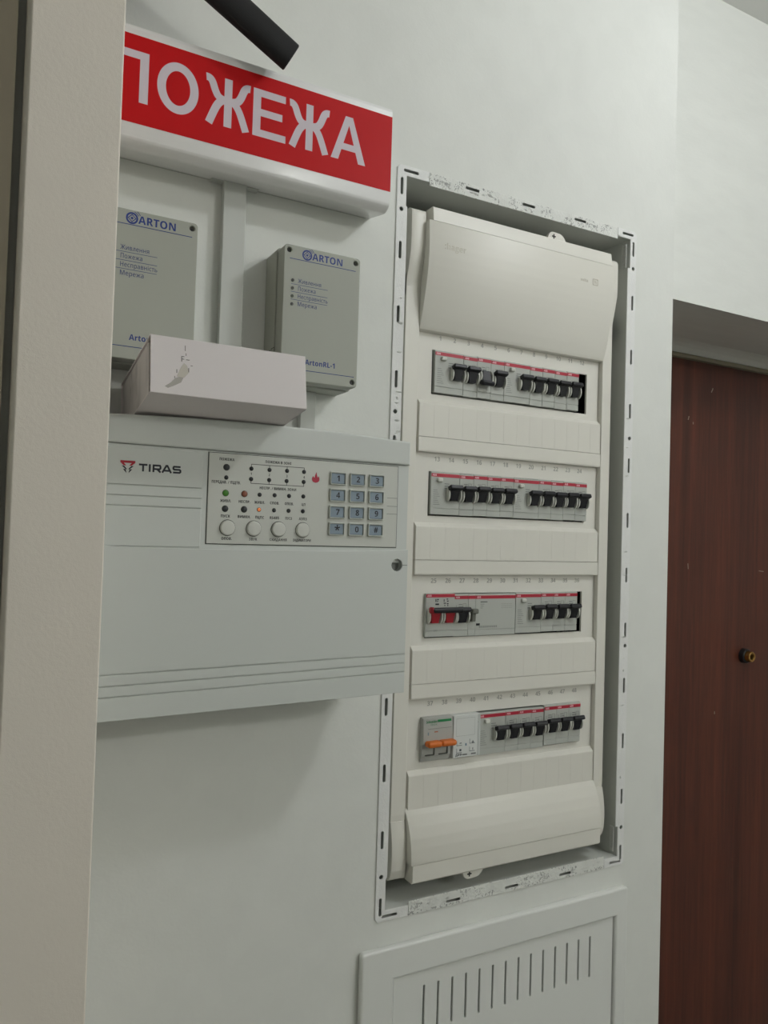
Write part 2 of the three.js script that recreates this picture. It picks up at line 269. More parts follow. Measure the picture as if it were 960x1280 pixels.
function leverParts(t, x, down, mat, cheekMat = mCheek, bar = true) {
  const f = down ? -1 : 1, yc = -22.5, L = new THREE.Group(); L.name = 'lever_group';
  const stem = new THREE.BufferGeometry(); // tapering tongue from the hub up to the handle
  const a = [[-5.7, 5.2, 6.6], [5.7, 5.2, 6.6], [4, -7.2, 4.2], [-4, -7.2, 4.2], [-5.7, 5.2, -2], [5.7, 5.2, -2], [4, -7.2, -3], [-4, -7.2, -3]].map(([p, q, r]) => [p + x, yc + q * f, r]);
  const quad = [[0, 3, 2, 1], [4, 5, 6, 7], [0, 4, 7, 3], [1, 2, 6, 5], [0, 1, 5, 4], [3, 7, 6, 2]], v = [];
  for (const [p, q, r, s] of quad) for (const i of f > 0 ? [p, q, r, p, r, s] : [p, r, q, p, s, r]) v.push(...a[i]);
  stem.setAttribute('position', new THREE.Float32BufferAttribute(v, 3)); stem.setAttribute('uv', new THREE.Float32BufferAttribute(new Array(v.length / 3 * 2).fill(0), 2)); stem.computeVertexNormals(); mmg(stem);
  const gs = [stem];
  if (bar) gs.push(barGeo.clone().rotateX(-0.35 * f).translate(x * S, (yc + 6.2 * f) * S, 6.2 * S));
  const lv = part('lever', merge(gs), mat, t);
  for (const s of [-1, 1]) {
    const c = new THREE.Shape(); c.absarc(0, 0, 7.0, -Math.PI * 0.5, Math.PI * 0.5); c.lineTo(-4, 7.0); c.lineTo(-4, -7.0);
    const g = mmg(new THREE.ExtrudeGeometry(c, { depth: 1.1, bevelEnabled: true, bevelSize: 0.3, bevelThickness: 0.3, bevelSegments: 1, curveSegments: 8 }).translate(0, 0, -1).rotateY(-Math.PI / 2).scale(1, 1, 0.72).translate(x + s * 7.2 + 0.5, yc - 0.8 * f, 0));
    part('lever_cheek', g, cheekMat, t);
  }
  return lv;
}
function deviceBody(t, w, h0 = 0, mat = mBreaker) { return part('body', profX(bodyProf(h0), 0.15, w - 0.15, 0.15), mat, t); }
function protoSingle(down) {
  const t = new THREE.Group(); const b = deviceBody(t, 17.5);
  part('brand_stripe', box(0.2, 17.3, -5.6, -2.2, -0.5, 0.2), mStripe1, t, 'red stripe with brand lettering');
  part('print', plane(0.2, 17.2, -24, -4, 0.12), mPrint1, t);
  leverParts(t, 8.9, down, mBlack);
  return t;
}
function protoDouble() {
  const t = new THREE.Group(); deviceBody(t, 35);
  part('brand_stripe', box(0.2, 34.8, -5.6, -2.2, -0.5, 0.2), mStripe2, t, 'red stripe with brand lettering');
  part('print', plane(0.2, 34.7, -41, -5, 0.12), mPrint2, t);
  const b = part('test_button', rbox(6.8, 13, -11, -6.8, -1, 3.2, 1.3, 3), mCheek, t, 'pale test button'); 
  leverParts(t, 26.2, false, mBlack);
  return t;
}
const P = { single: protoSingle(false), down: protoSingle(true), double: protoDouble() };
const rowName = ['top row', 'second row', 'third row', 'bottom row'];
const ord = ['first', 'second', 'third', 'fourth', 'fifth', 'sixth', 'seventh', 'eighth', 'ninth', 'tenth'];
function placeDevice(o, name, label, cat, r, x, dy = 0, dz = 0) {
  o.name = numbered(name); scene.add(o); o.position.set(...W(x, WIN[r][0] + dy, FZ + dz));
  return tag(o, label, cat, r < 4 ? 'modular devices of the distribution board' : undefined);
}
const put = (kind, r, k, x, dy, dz) => {
  const lab = { single: `one-module breaker, black lever up, ${ord[k]} device from left in the ${rowName[r]}`, down: `breaker with its black lever flipped down, ${ord[k]} device from left in the ${rowName[r]}`, double: `two-module breaker with pale test button, ${ord[k]} device from left in the ${rowName[r]}` }[kind];
  placeDevice(P[kind].clone(), kind === 'double' ? 'residual_current_breaker' : 'circuit_breaker', lab, 'breaker', r, x, dy, dz);
};
const J = [0, -0.3, 0.2, -0.1, 0.15, -0.25];
{ // top row
  let x = 2, k = 0; for (const kind of ['double', 'single', 'down', 'single', 'double', 'single', 'single', 'single', 'single']) { put(kind, 0, k, x, J[k % 6] * 1.2, 0); x += kind === 'double' ? 35.2 : 17.6; k++; }
  x = 1.4; k = 0; for (const kind of ['double', 'single', 'single', 'single', 'single', 'double', 'single', 'single', 'single', 'single']) { put(kind, 1, k, x, J[k % 6], k > 4 ? 0.2 : 0); x += kind === 'double' ? 35.1 : 17.45; k++; }
}
{ // third row
  const sw = new THREE.Group(), mRed = std(0xa8202c, 0.4);
  deviceBody(sw, 35, 0.3);
  part('brand_stripe', box(0.2, 34.8, -4.0, -0.6, -0.5, 0.2), mStripe2, sw, 'red stripe with brand lettering');
  part('print', plane(0.2, 34.8, -41, -5, 0.12), print(34.6, 36, 10, (k) => { k.fillStyle = '#20242a'; for (const [x, y, w, h] of [[11, 0.6, 1.2, 3], [13, 0.6, 2, 1.2], [13, 2.4, 1.2, 1.2], [21, 1, 1, 2.6], [24.5, 0.4, 2, 1], [25, 2.4, 2, 1.2], [21, 4.6, 3, 1], [25, 5, 2, 1.2], [11, 5.2, 4.5, 1.6], [22, 6.6, 1, 1.4], [25.5, 6.8, 1.3, 1.2]]) k.fillRect(x, y, w, h); say(k, 'OFF', 12, 34, 2, { color: 'rgba(60,64,66,.4)' }); }), sw);
  for (const x of [9, 26.5]) { const l = leverParts(sw, x, false, mRed, mCheek, false); l.userData.label = 'red lever'; }
  part('tie_bar', rbox(3.2, 40.6, -19.2, -13.8, 3.4, 10.2, 2.2, 3), mBlack, sw, 'black bar tying the levers');
  part('tie_bar_end', rbox(1.6, 6.4, -20, -13.2, 2.2, 9.4, 2.2, 3), mRed, sw, 'red end of the tie bar');
  placeDevice(sw, 'main_switch', 'two-module main switch with red levers tied by a black bar in the third row', 'switch', 2, -1, 0, 0.6);
  const ax = new THREE.Group(); deviceBody(ax, 17.5);
  part('brand_stripe', box(0.2, 17.3, -5.6, -2.2, -0.5, 0.2), mStripe1, ax, 'red stripe with brand lettering'); part('print', plane(0.2, 17.2, -24, -4, 0.12), mPrint1, ax);
  leverParts(ax, 8.2, false, mBlack); placeDevice(ax, 'circuit_breaker', 'one-module breaker with black lever, next to the red main switch in the third row', 'breaker', 2, 34.2, -0.6, -0.4);
  const au = new THREE.Group(); part('body', profX(bodyProf(), 0.1, 8.9, 0.1), mBreaker, au);
  part('brand_stripe', box(0.1, 8.9, -5.6, -2.2, -0.5, 0.2), std(RED, 0.4), au);
  part('lever', [rbox(0.6, 8.4, -20.5, -15.6, 1.2, 8, 1.4, 3), rbox(2.0, 7.2, -29, -18, -1, 4.4, 1.2, 2)], std(0x77796f, 0.5), au, 'grey lever');
  placeDevice(au, 'auxiliary_contact', 'narrow half-module contact block with grey lever between breaker and contactor', 'contact block', 2, 51.8, -0.6, -0.4);
  const ct = new THREE.Group(); deviceBody(ct, 52.5);
  part('brand_stripe', box(0.2, 52.3, -5.6, -2.2, -0.5, 0.2), mStripe3, ct, 'red stripe with brand lettering');
  part('print', plane(0.2, 52.2, -38, -6, 0.12), print(52, 32, 8, (k) => { k.fillStyle = 'rgba(60,66,66,.7)'; k.fillRect(6, 2.4, 9, 1); k.fillStyle = 'rgba(80,86,86,.5)'; for (let i = 0; i < 3; i++) { k.fillRect(6, 5 + i * 2, 5 - i, 0.6); for (let j = 0; j < 6; j++) k.fillRect(34 + j * 2.4, 5 + i * 2, 0.8, 0.8); } for (let j = 0; j < 14; j++) k.fillRect(5 + j * 1.7, 28, 0.8, 2.2); }), ct);
  part('indicator_window', box(1.2, 5.8, -33.6, -31.4, -0.5, 0.35), mBlack, ct, 'small black indicator window');
  placeDevice(ct, 'contactor', 'wide plain grey contactor with red stripe and no lever in the third row', 'contactor', 2, 60.7, -0.6, -0.2);
  let x = 113.4; for (const [k, kind] of [[4, 'double'], [5, 'single'], [6, 'single'], [7, 'single']]) { put(kind, 2, k, x, kind === 'double' ? 0.2 : 0.6, 0); x += kind === 'double' ? 35 : 17.45; }
}
{ // bottom row
  const sd = new THREE.Group(), mGrey = std(0xb4b6b0, 0.5), mOrange = std(0xd9701f, 0.4);
  part('body', profX([[-0.2, -45], [-0.2, 0], [-1, 3], [-26.6, 4.6], [-27.4, 1.5], [-40, 0.6], [-41, -0.5], [-45, -1], [-45, -45]], 0.15, 35.3, 0.4), mGrey, sd);
  part('print', mmg(new THREE.PlaneGeometry(34.6, 24).rotateX(-0.062).translate(17.6, -13.2, 4.2)), print(34.6, 24, 12, (k) => {
    say(k, 'Schneider', 3, 4.4, 2.5, { color: '#1f8a4e', bold: true, align: 'left', w: 13 }); say(k, 'Electric', 8, 7, 1.9, { color: '#4f9a70', align: 'left', w: 8 });
    k.fillStyle = '#1f8a4e'; k.fillRect(16.5, 1.6, 16.5, 2.4); k.fillStyle = 'rgba(80,90,90,.5)'; k.fillRect(5, 10, 28, 0.4); k.fillStyle = '#b9673f'; k.fillRect(12.5, 13, 4.2, 1); k.fillStyle = '#7b93a0'; k.fillRect(4.6, 13.4, 1.2, 3); }), sd);
  part('handle', [rbox(1.4, 18.2, -28.6, -22.6, 3.4, 13, 2.6, 3), rbox(17.8, 35.6, -28.6, -22.6, 3.4, 13, 2.6, 3)], mOrange, sd, 'orange handle bar');
  for (const x of [4.5, 20.5]) part('handle_slot', [box(x + 9.6, x + 10.4, -38, -27.5, 0.6, 2.4), box(x, x + 10.4, -39, -38, 0.4, 1.8)], std(0x62665f, 0.6), sd);
  placeDevice(sd, 'circuit_breaker', 'two-module grey breaker with an orange handle bar at the left end of the bottom row', 'breaker', 3, -1.5, 0.1, 0);
  const dm = new THREE.Group();
  part('body', rbox(0.2, 33.2, -44, -0.4, -45, 4.2, 0.8, 2), std(0xdfe2de, 0.45), dm);
  part('print', plane(0.6, 32.8, -43.6, -0.8, 4.35), print(32.2, 42.8, 12, (k) => {
    k.strokeStyle = 'rgba(90,100,104,.8)'; k.lineWidth = 0.5; for (const [x, y] of [[4, 26], [20, 25], [4, 33.5], [20, 33]]) { k.beginPath(); k.moveTo(x, y); k.lineTo(x, y + 4.6); k.lineTo(x + 6.5, y + 4.6); k.stroke(); }
    k.fillStyle = '#4a5258'; k.fillRect(7.4, 28, 2.6, 0.8); k.fillRect(23.4, 27, 1, 3); k.fillRect(22.4, 28.2, 3, 0.7); k.fillRect(7.4, 34.4, 2.4, 2.2); k.fillRect(23.6, 34.2, 0.8, 2.4); k.fillStyle = '#5d7f90'; k.fillRect(14.5, 29, 1.6, 2.6);
    say(k, 'ДИФ', 2.6, 41.4, 2.4, { color: '#394046', bold: true, align: 'left' }); k.fillStyle = 'rgba(57,64,70,.6)'; k.fillRect(11, 39.8, 6, 1.4); k.fillRect(22, 39.6, 6, 1.6); k.strokeStyle = 'rgba(150,160,160,.35)'; k.lineWidth = 0.3; k.strokeRect(3, 3, 23, 18); k.strokeStyle = '#4a5258'; k.strokeRect(30, 7.6, 1.2, 1.6); }), dm);
  part('side_step', rbox(30.6, 33.6, -43.4, -1, -20, 4.6, 0.5, 1), std(0xcfd3cf, 0.5), dm);
  placeDevice(dm, 'protection_module', 'white module without levers, beside the orange-handled breaker in the bottom row', 'module', 3, 34.2, 0.1, 0);
  let x = 68.6; const dy = { 2: -1.3, 3: -1.2, 4: -1.1, 5: -1.4, 6: 0.3, 7: 0.3, 8: 0.35 };
  for (const [k, kind] of [[2, 'double'], [3, 'single'], [4, 'single'], [5, 'single'], [6, 'single'], [7, 'single'], [8, 'single']]) { put(kind, 3, k, x, dy[k], k > 5 ? 1.2 : 0); x += kind === 'double' ? 35 : 17.45; }
}

// ---------------------------------------------------------------- ventilated access panel below
{
  const t = thing('access_panel', 'white metal access panel with a row of vertical slots, under the distribution board', 'access panel', [99, -1260, 0]);
  const mv = (g) => g.translate(-99 * S, 1260 * S, 0); const m = std(0xebede8, 0.38);
  const fr = rrect(-71.5, -1258, 270, -586, 4); fr.holes.push(rect(-36, -1222, 251.5, -616.6));
  part('frame', mv(ext(fr, 0.2, 8, 2.6, 3)), m, t);
  const dr = rect(-34.8, -1220.8, 250.4, -617.8);
  for (let k = 0; k < 14; k++) { const x = 0 + 16.63 * k; dr.holes.push(rrect(x - 1.05, -677, x + 1.05, -632.5, 1, THREE.Path)); }
  part('door', mv(ext(dr, 1.5, 4.5, 0.4, 1)), m, t);
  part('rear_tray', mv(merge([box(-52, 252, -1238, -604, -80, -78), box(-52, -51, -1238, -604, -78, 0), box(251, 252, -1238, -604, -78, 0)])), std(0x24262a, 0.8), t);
}

// ---------------------------------------------------------------- fire alarm panel
{
  const t = thing('alarm_panel', 'white fire alarm control panel with keypad, indicator lights and a ribbed lower lid', 'alarm panel', [-205, -331, 0]);
  const ox = -205, oy = -331; const mv = (g) => g.translate(-ox * S, -oy * S, 0);
  const arch = (x, mid, end) => mid + (end - mid) * ((x + 205) / 127) ** 2;
  const XL = -332.5, XR = -78;
  part('base', mv(merge([profX([[-117, 0], [-115.5, 42], [-321, 42], [-322, 0]], XL + 5, XR - 5, 1)])), mPanelDark, t);
  // arched head strip
  const hd = new THREE.Shape(); const N = 20;
  for (let i = 0; i <= N; i++) { const x = XL + (XR - XL) * i / N; hd[i ? 'lineTo' : 'moveTo'](x, arch(x, -107.4, -110.8)); }
  hd.lineTo(XR, -131); hd.lineTo(XL, -131);
  part('head_strip', mv(ext(hd, 40, 82, 1.6, 3)), mPanel, t);
  // upper front: a field with a logo plate on the left, keypad plate on the right
  const upper = rect(XL, -215, XR, -131.4);
  part('upper_front', mv(ext(upper, 42, 79.2)), mPanel, t);
  part('logo_plate', mv(merge([rbox(XL + 0.5, -257.5, -160.6, -133, 76, 80.4, 0.8), rbox(XL + 0.5, -257.5, -168.2, -161.2, 76, 80.4, 0.5), rbox(XL + 0.5, -257.5, -175.6, -168.8, 76, 80.4, 0.5), rbox(XL + 0.5, -257.5, -205, -176.2, 76, 80.4, 0.8)])), mPanel, t);
  part('logo', mv(plane(-320, -270, -155, -140, 80.55)), print(50, 15, 16, (k) => {
    const tri = (c, p) => { k.fillStyle = c; k.beginPath(); p.forEach(([x, y], i) => k[i ? 'lineTo' : 'moveTo'](x, y)); k.closePath(); k.fill(); };
    k.translate(0.6, 0.4);
    tri('#b01c30', [[2, 3], [12.4, 3], [12.4, 4.4], [10, 6.6], [8.2, 6.6], [10, 4.7], [4.4, 4.7], [6.2, 6.6], [4.4, 6.6], [2, 4.4]]);
    for (const [y, a] of [[6.8, 0.2], [9.2, 1.2]]) { tri('#20232e', [[2.8 + a, y], [4.4 + a, y], [6.4, y + 1.9], [6.4, y + 3.0 - a * 0.2]]); tri('#20232e', [[11.6 - a, y], [10 - a, y], [8, y + 1.9], [8, y + 3.0 - a * 0.2]]); }
    // wide lettering TIRAS
    k.fillStyle = '#20232e'; k.strokeStyle = '#20232e'; k.lineWidth = 1.35; k.lineJoin = 'miter';
    const y0 = 4.6, y1 = 10.2; const path = (p) => { k.beginPath(); p.forEach(([x, y], i) => k[i ? 'lineTo' : 'moveTo'](x, y)); k.stroke(); };
    path([[15, y0 + 0.65], [21, y0 + 0.65]]); path([[18, y0], [18, y1]]); path([[22.7, y0], [22.7, y1]]);
    path([[25.4, y1], [25.4, y0 + 0.65], [30, y0 + 0.65], [30.4, y0 + 1.4], [30.4, y0 + 2.6], [29.8, y0 + 3.3], [25.4, y0 + 3.3]]); path([[28, y0 + 3.3], [30.6, y1]]);
    path([[31.8, y1], [34.6, y0 + 0.4], [35.4, y0 + 0.4], [38.2, y1]]); path([[33, y0 + 4], [37, y0 + 4]]);
    path([[45, y0 + 0.65], [40.2, y0 + 0.65], [39.8, y0 + 1.2], [39.8, y0 + 2.2], [40.4, y0 + 2.8], [44.4, y0 + 2.8], [45, y0 + 3.4], [45, y0 + 4.4], [44.4, y1 - 0.65], [39.6, y1 - 0.65]]);
  }), t, 'maker logo in red and black');
  // keypad plate
  const KX0 = -253, KX1 = -88.8, KY0 = -201.9, KY1 = -132.8;
  part('keypad_gap', mv(box(KX0 - 0.6, KX1 + 0.6, KY0 - 0.6, KY1 + 0.5, 79.1, 79.5)), std(0x4b4e4a, 0.8), t);
  const kp = part('keypad_plate', mv(ext(rect(KX0, KY0, KX1, KY1), 78, 80.2, 0.3, 1)), std(0xd2d4cc, 0.45), t);
  for (const y of [-160, -167, -173.6]) part('groove_line', mv(box(-98.8, KX1 - 0.2, y - 0.2, y + 0.2, 80.1, 80.3)), std(0x8b8f8a, 0.8), kp);
  const lx = (x) => x - KX0, ly = (y) => KY1 - y;
  part('keypad_print', mv(plane(KX0, KX1, KY0, KY1, 80.3)), print(KX1 - KX0, KY1 - KY0, 11, (k) => {
    const L = (s, x, y, w, h = 2.05) => say(k, s, lx(x), ly(y) + h / 2, h, { bold: true, color: '#1b1b1d', w });
    L('ПОЖЕЖА', -239.3, -137.2, 12); L('ПЕРЕДАВ. / ПІДТВ.', -239.2, -154.8, 23); L('ПОЖЕЖА В ЗОНІ', -197.6, -136.9, 22); L('НЕСПР. / ВИМКН. ЗОНИ', -197.1, -157.6, 31);
    for (const [s, x, w] of [['ЖИВЛ.', -239.1, 8.8], ['НЕСПР.', -224.3, 9.6], ['ЖИВЛ.', -211.9, 8.8], ['СПОВ.', -199.6, 8], ['ОПОВ.', -187.4, 7.8], ['ЦП', -175.2, 3.6]]) L(s, x, -169, w);
    for (const [s, x, w] of [['ПУСК', -239, 7.6], ['ВИМКН.', -224.1, 10.6], ['ПЦПС', -211.6, 7.4], ['RS485', -199.4, 8], ['ПУІЗ', -187.5, 6], ['АЗПЗ', -175.2, 7]]) L(s, x, -180.7, w);
    for (const [s, x, w] of [['ОПОВ.', -237.4, 8.6], ['ЗВУК', -216.4, 6.8], ['СКИДАННЯ', -195.6, 14.6], ['ІНДИКАТОРИ', -175.4, 15.6]]) L(s, x, -197.9, w);
    k.strokeStyle = '#1b1b1d'; k.lineWidth = 0.4; const P2 = (p) => { k.beginPath(); p.forEach(([x, y], i) => k[i ? 'lineTo' : 'moveTo'](lx(x), ly(y))); k.stroke(); };
    P2([[-219.6, -142], [-219.6, -139.6], [-175.5, -139.6], [-175.5, -142]]); P2([[-219.6, -152], [-219.6, -154.5], [-175.5, -154.5], [-175.5, -152]]);
    for (const x of [-204.8, -190.1]) { P2([[x, -139.6], [x, -142]]); P2([[x, -152], [x, -154.5]]); }
    ['1', '2', '3', '4'].forEach((s, i) => L(s, -219.5 + 14.7 * i, -147.1, 1.3, 2));
    // red flame
    k.fillStyle = '#b0203c'; const fx = lx(-165.2), fy = ly(-150.9); k.beginPath(); k.moveTo(fx, fy); k.bezierCurveTo(fx - 4.4, fy - 0.4, fx - 3.6, fy - 4, fx - 2.2, fy - 5.4); k.bezierCurveTo(fx - 2, fy - 4.2, fx - 1.6, fy - 4, fx - 1, fy - 4.2); k.bezierCurveTo(fx - 0.8, fy - 6, fx - 0.2, fy - 7.4, fx + 0.7, fy - 8.8); k.bezierCurveTo(fx + 0.6, fy - 6.6, fx + 1.3, fy - 5.8, fx + 1.6, fy - 4.4); k.bezierCurveTo(fx + 2.2, fy - 4.6, fx + 2.3, fy - 5, fx + 2.4, fy - 5.6); k.bezierCurveTo(fx + 4, fy - 3, fx + 3.6, fy - 0.4, fx, fy); k.fill();
  }), kp, 'black lettering and red flame');
  // indicator lights
  const led = (x, y, r, mat, label) => { const l = part('indicator_light', mv(mmg(new THREE.SphereGeometry(r, 16, 8, 0, Math.PI * 2, 0, Math.PI / 2).scale(1, 0.55, 1).rotateX(Math.PI / 2).translate(x, y, 80.3))), mat, kp, label); part('light_rim', mv(mmg(new THREE.TorusGeometry(r, 0.28, 6, 20).translate(x, y, 80.3))), mRim, l); };
  const mRim = std(0x33342f, 0.5), mOff = std(0x3c3f40, 0.35), mOffSmall = std(0x24262a, 0.4);
  led(-239.4, -143.3, 2.3, mOff); led(-239.4, -163.1, 2.3, std(0x4a7a2e, 0.35, { emissive: 0x1c5a10, emissiveIntensity: 0.35 }), 'green light'); led(-224.5, -163, 2.3, std(0x8a5540, 0.35, { emissive: 0x5a2010, emissiveIntensity: 0.15 }), 'reddish light'); led(-239.4, -175.1, 2.3, mOff); led(-224.4, -175, 2.3, mOff);
  for (const [x, y] of [[-239.3, -151.2], [-219.6, -143.1], [-204.8, -143.1], [-190.1, -142.9], [-175.6, -142.8], [-219.6, -151.2], [-204.8, -151.1], [-190.2, -151], [-175.6, -150.9], [-212.2, -163], [-199.8, -162.8], [-187.7, -162.8], [-175.5, -162.6], [-199.9, -174.7], [-187.7, -174.6], [-175.5, -174.5]]) led(x, y, 1.45, mOffSmall);
  led(-212.3, -174.7, 1.45, std(0xe8905a, 0.4, { emissive: 0xe06a30, emissiveIntensity: 0.5 }), 'lit orange light');
  // round push buttons
  for (const x of [-237.1, -216.2, -195.8, -175.2]) { const b = part('push_button', mv(mmg(new THREE.LatheGeometry([[0, 2.6], [4.6, 2.5], [5.4, 2.1], [5.8, 1.2], [5.8, -1]].map((p) => new THREE.Vector2(...p)), 32).rotateX(Math.PI / 2).translate(x, -189.6, 80.2))), std(0xd9dad2, 0.45), kp, 'round pale push button'); part('button_gap', mv(mmg(new THREE.RingGeometry(5.8, 6.3, 32).translate(x, -189.6, 80.32))), std(0x55584f, 0.8), b); }
  // twelve keys
  const mKey = std(0x8d9daa, 0.55), mKeyFrame = std(0xc6cac2, 0.3);
  '123456789*0#'.split('').forEach((s, i) => {
    const x = -145.6 + 17.95 * (i % 3), y = -146.2 - 13.85 * Math.floor(i / 3);
    const fr = rrect(x - 7.1, y - 5.4, x + 7.1, y + 5.4, 1); fr.holes.push(rrect(x - 6.3, y - 4.5, x + 6.2, y + 4.2, 0.6, THREE.Path));
    const ky = part('key', mv(rbox(x - 6.2, x + 6.1, y - 4.4, y + 4.1, 79, 81.2, 0.6)), mKey, kp);
    part('key_frame', mv(ext(fr, 80, 82.2, 0.3, 1)), mKeyFrame, ky);
    part('key_print', mv(plane(x - 5.5, x + 5.5, y - 4, y + 4, 81.32)), print(11, 8, 12, (k) => say(k, s, 6.0, s === '*' ? 8.2 : 6.3, s === '*' ? 7 : 4.7, { color: '#08090c', bold: true })), ky);
  });
  // ribbed lower lid with a lock hole
  const lidTop = (x) => -206.2 + 2.6 * Math.abs((x + 215) / 137) ** 3, lidBot = (x) => -329.6 + 3.9 * (x + 326) / 247;
  const slab = (f0, f1, hole) => { const s = new THREE.Shape(); for (let i = 0; i <= N; i++) { const x = XL + (XR - XL) * i / N; s[i ? 'lineTo' : 'moveTo'](x, f1(x)); } for (let i = N; i >= 0; i--) { const x = XL + (XR - XL) * i / N; s.lineTo(x, f0(x)); } if (hole) { const h = new THREE.Path(); h.absarc(-88.6, -217, 5.2, 0, Math.PI * 2); s.holes.push(h); } return s; };
  const r1 = (x) => -296.8 + 3.7 * (x + 325) / 247, r2 = (x) => -304.9 + 4.3 * (x + 325) / 247, r3 = (x) => -312.8 + 4.8 * (x + 325) / 247, dn = (f, d) => (x) => f(x) - d;
  const backing = slab(dn(lidBot, -0.4), dn(lidTop, 0.4), true);
  const lid = part('lid', mv(merge([ext(backing, 42, 81.2), ext(slab(dn(r1, -0.35), lidTop, true), 78, 82.6, 0.5, 2), ext(slab(dn(r2, -0.35), dn(r1, 0.35)), 78, 82.6, 0.4, 2), ext(slab(dn(r3, -0.35), dn(r2, 0.35)), 78, 82.6, 0.4, 2), ext(slab(lidBot, dn(r3, 0.35)), 78, 82.6, 0.4, 2)])), mPanel, t, 'lower lid with three grooves');
  part('lock_insert', mv(merge([cyl(-88.6, -217, 74, 76, 5.3), box(-83.2, -78.6, -217.3, -216.7, 82.5, 82.75)])), std(0x8c8f8a, 0.5), lid, 'grey lock recess');
  part('lock_slot', mv(box(-92.4, -90.4, -219.4, -214.6, 76, 76.4)), std(0x2a2b2a, 0.7), lid);
}

// ---------------------------------------------------------------- grey relay boxes
function relayBox(x0, label, ledX) {
  const t = thing('relay_box', label, 'relay box', [x0 + 36, -62.5, 0], undefined);
  const m = (g) => g.translate(-36 * S, 62.5 * S, 0);
  const prof = rrect(0, -62, 72, 54, 3.4);
  const side = rrect(-1.2, -63.2, 73.2, 55.2, 4);
  part('base', m(ext(side, 0.2, 26, 0.4, 1)), mArton, t);
  const lid = rrect(0, -62, 72, 54, 3.2);
  for (const [x, y] of [[4.6, 49.4], [67.4, 49.4], [67.4, -57.2], [4.6, -57.2]]) { const h = new THREE.Path(); h.absarc(x, y, 2.2, 0, Math.PI * 2); lid.holes.push(h); }
  const l = part('lid', m(ext(lid, 26.3, 42, 0.7, 3)), mArton, t);
  for (const [x, y] of [[4.6, 49.4], [67.4, 49.4], [67.4, -57.2], [4.6, -57.2]]) { const s = part('screw', m(cyl(x, y, 30, 39.4, 2.3)), std(0x55564e, 0.45, { metalness: 0.5 }), l, 'recessed grey screw'); part('screw_slot', m(merge([box(x - 1.5, x + 1.5, y - 0.35, y + 0.35, 39.3, 39.6), box(x - 0.35, x + 0.35, y - 1.5, y + 1.5, 39.3, 39.6)])), mBlack, s); }
  const blue = '#1c3884';
  part('print', m(plane(1, 71, -61, 53, 42.12)), print(70, 114, 11, (k) => {
    k.translate(-1, 53); const y = (v) => -v;   // now x, -y in the box's own millimetres
    k.strokeStyle = blue; k.fillStyle = blue; k.lineWidth = 0.55;
    const ln = (xa, xb, yy, w = 0.55) => { k.lineWidth = w; k.beginPath(); k.moveTo(xa, y(yy)); k.lineTo(xb, y(yy)); k.stroke(); };
    ln(5, 67.5, 42.2); k.lineWidth = 1.3; k.beginPath(); k.arc(20.8, y(47.4), 3.9, 0, 7); k.stroke();
    k.save(); k.translate(20.8, y(47.4)); k.rotate(Math.PI / 4); k.lineWidth = 0.6; k.strokeRect(-2, -2, 4, 4); k.fillRect(-0.9, -0.9, 1.8, 1.8); k.restore();
    k.lineWidth = 0.5; for (const r of [5.4, 6.8]) { k.beginPath(); k.arc(20.8, y(47.4), r, -1.25, -0.45); k.stroke(); }
    say(k, 'ARTON', 25.6, y(44.2), 6, { color: blue, bold: true, align: 'left', w: 29.5 });
    [['Живлення', 23.6], ['Пожежа', 23.6 - 6.6], ['Несправність', 23.6 - 13.2], ['Мережа', 23.6 - 19.8]].forEach(([s, v], i) => { say(k, s, 13, y(v - 1.6), 3.6, { color: '#26397c', align: 'left', w: [22, 17, 28.5, 18.5][i] }); if (i < 3) ln(7, 41, v - 3.2, 0.35); });
    say(k, 'ArtonRL-1', 22, y(-47.2), 4.4, { color: blue, bold: true, align: 'left', w: 29 }); ln(4, 69, -52.4);
  }), l, 'blue lettering');
  for (let i = 0; i < 4; i++) part('indicator_light', m(cyl(8.2, 23.7 - 6.85 * i, 41.5, 42.4, 1.35)), std(i === 2 ? 0x2f3a28 : 0x24241f, 0.4), l);
  return t;
}
relayBox(-330.6, 'grey relay box with blue lettering beside the pier, partly hidden behind the carton');
{
  const b = relayBox(-184.6, 'grey relay box with blue lettering between the cable trunking and the distribution board');
  part('side_label', [[3, 9], [13, 10]].map(([z, y]) => { const s = rrect(z - 4, y - 42, z + 4, y - 30, 0.6); s.holes.push(rrect(z - 3.4, y - 41.4, z + 3.4, y - 30.6, 0.5, THREE.Path)); return ext(s, 0, 0.15).rotateY(-Math.PI / 2).translate(-37.4 * S, 50 * S, 12 * S); }), std(0x55584f, 0.7), b, 'small printed symbols');
}
// ---------------------------------------------------------------- cable trunking
{
  const m = std(0xcfd2cc, 0.55);
  const mk = (name, label, x0, x1, y0, y1, d) => { const t = thing(name, label, 'trunking', [(x0 + x1) / 2, y0, 0]); const w = (x1 - x0) / 2; part('base', rbox(-w + 0.6, w - 0.6, 0, y1 - y0, 0.1, d - 1.5, 0.4), m, t); part('cover', rbox(-w, w, 0, y1 - y0, d - 3.5, d, 0.9), m, t); return t; };
  mk('cable_trunking', 'white cable trunking running down from the red sign between the two grey boxes', -229.6, -209.4, -113, 113.5, 10);
  mk('cable_trunking', 'short narrow white trunking under the right grey relay box', -152, -137, -113.5, -63.6, 9);
}
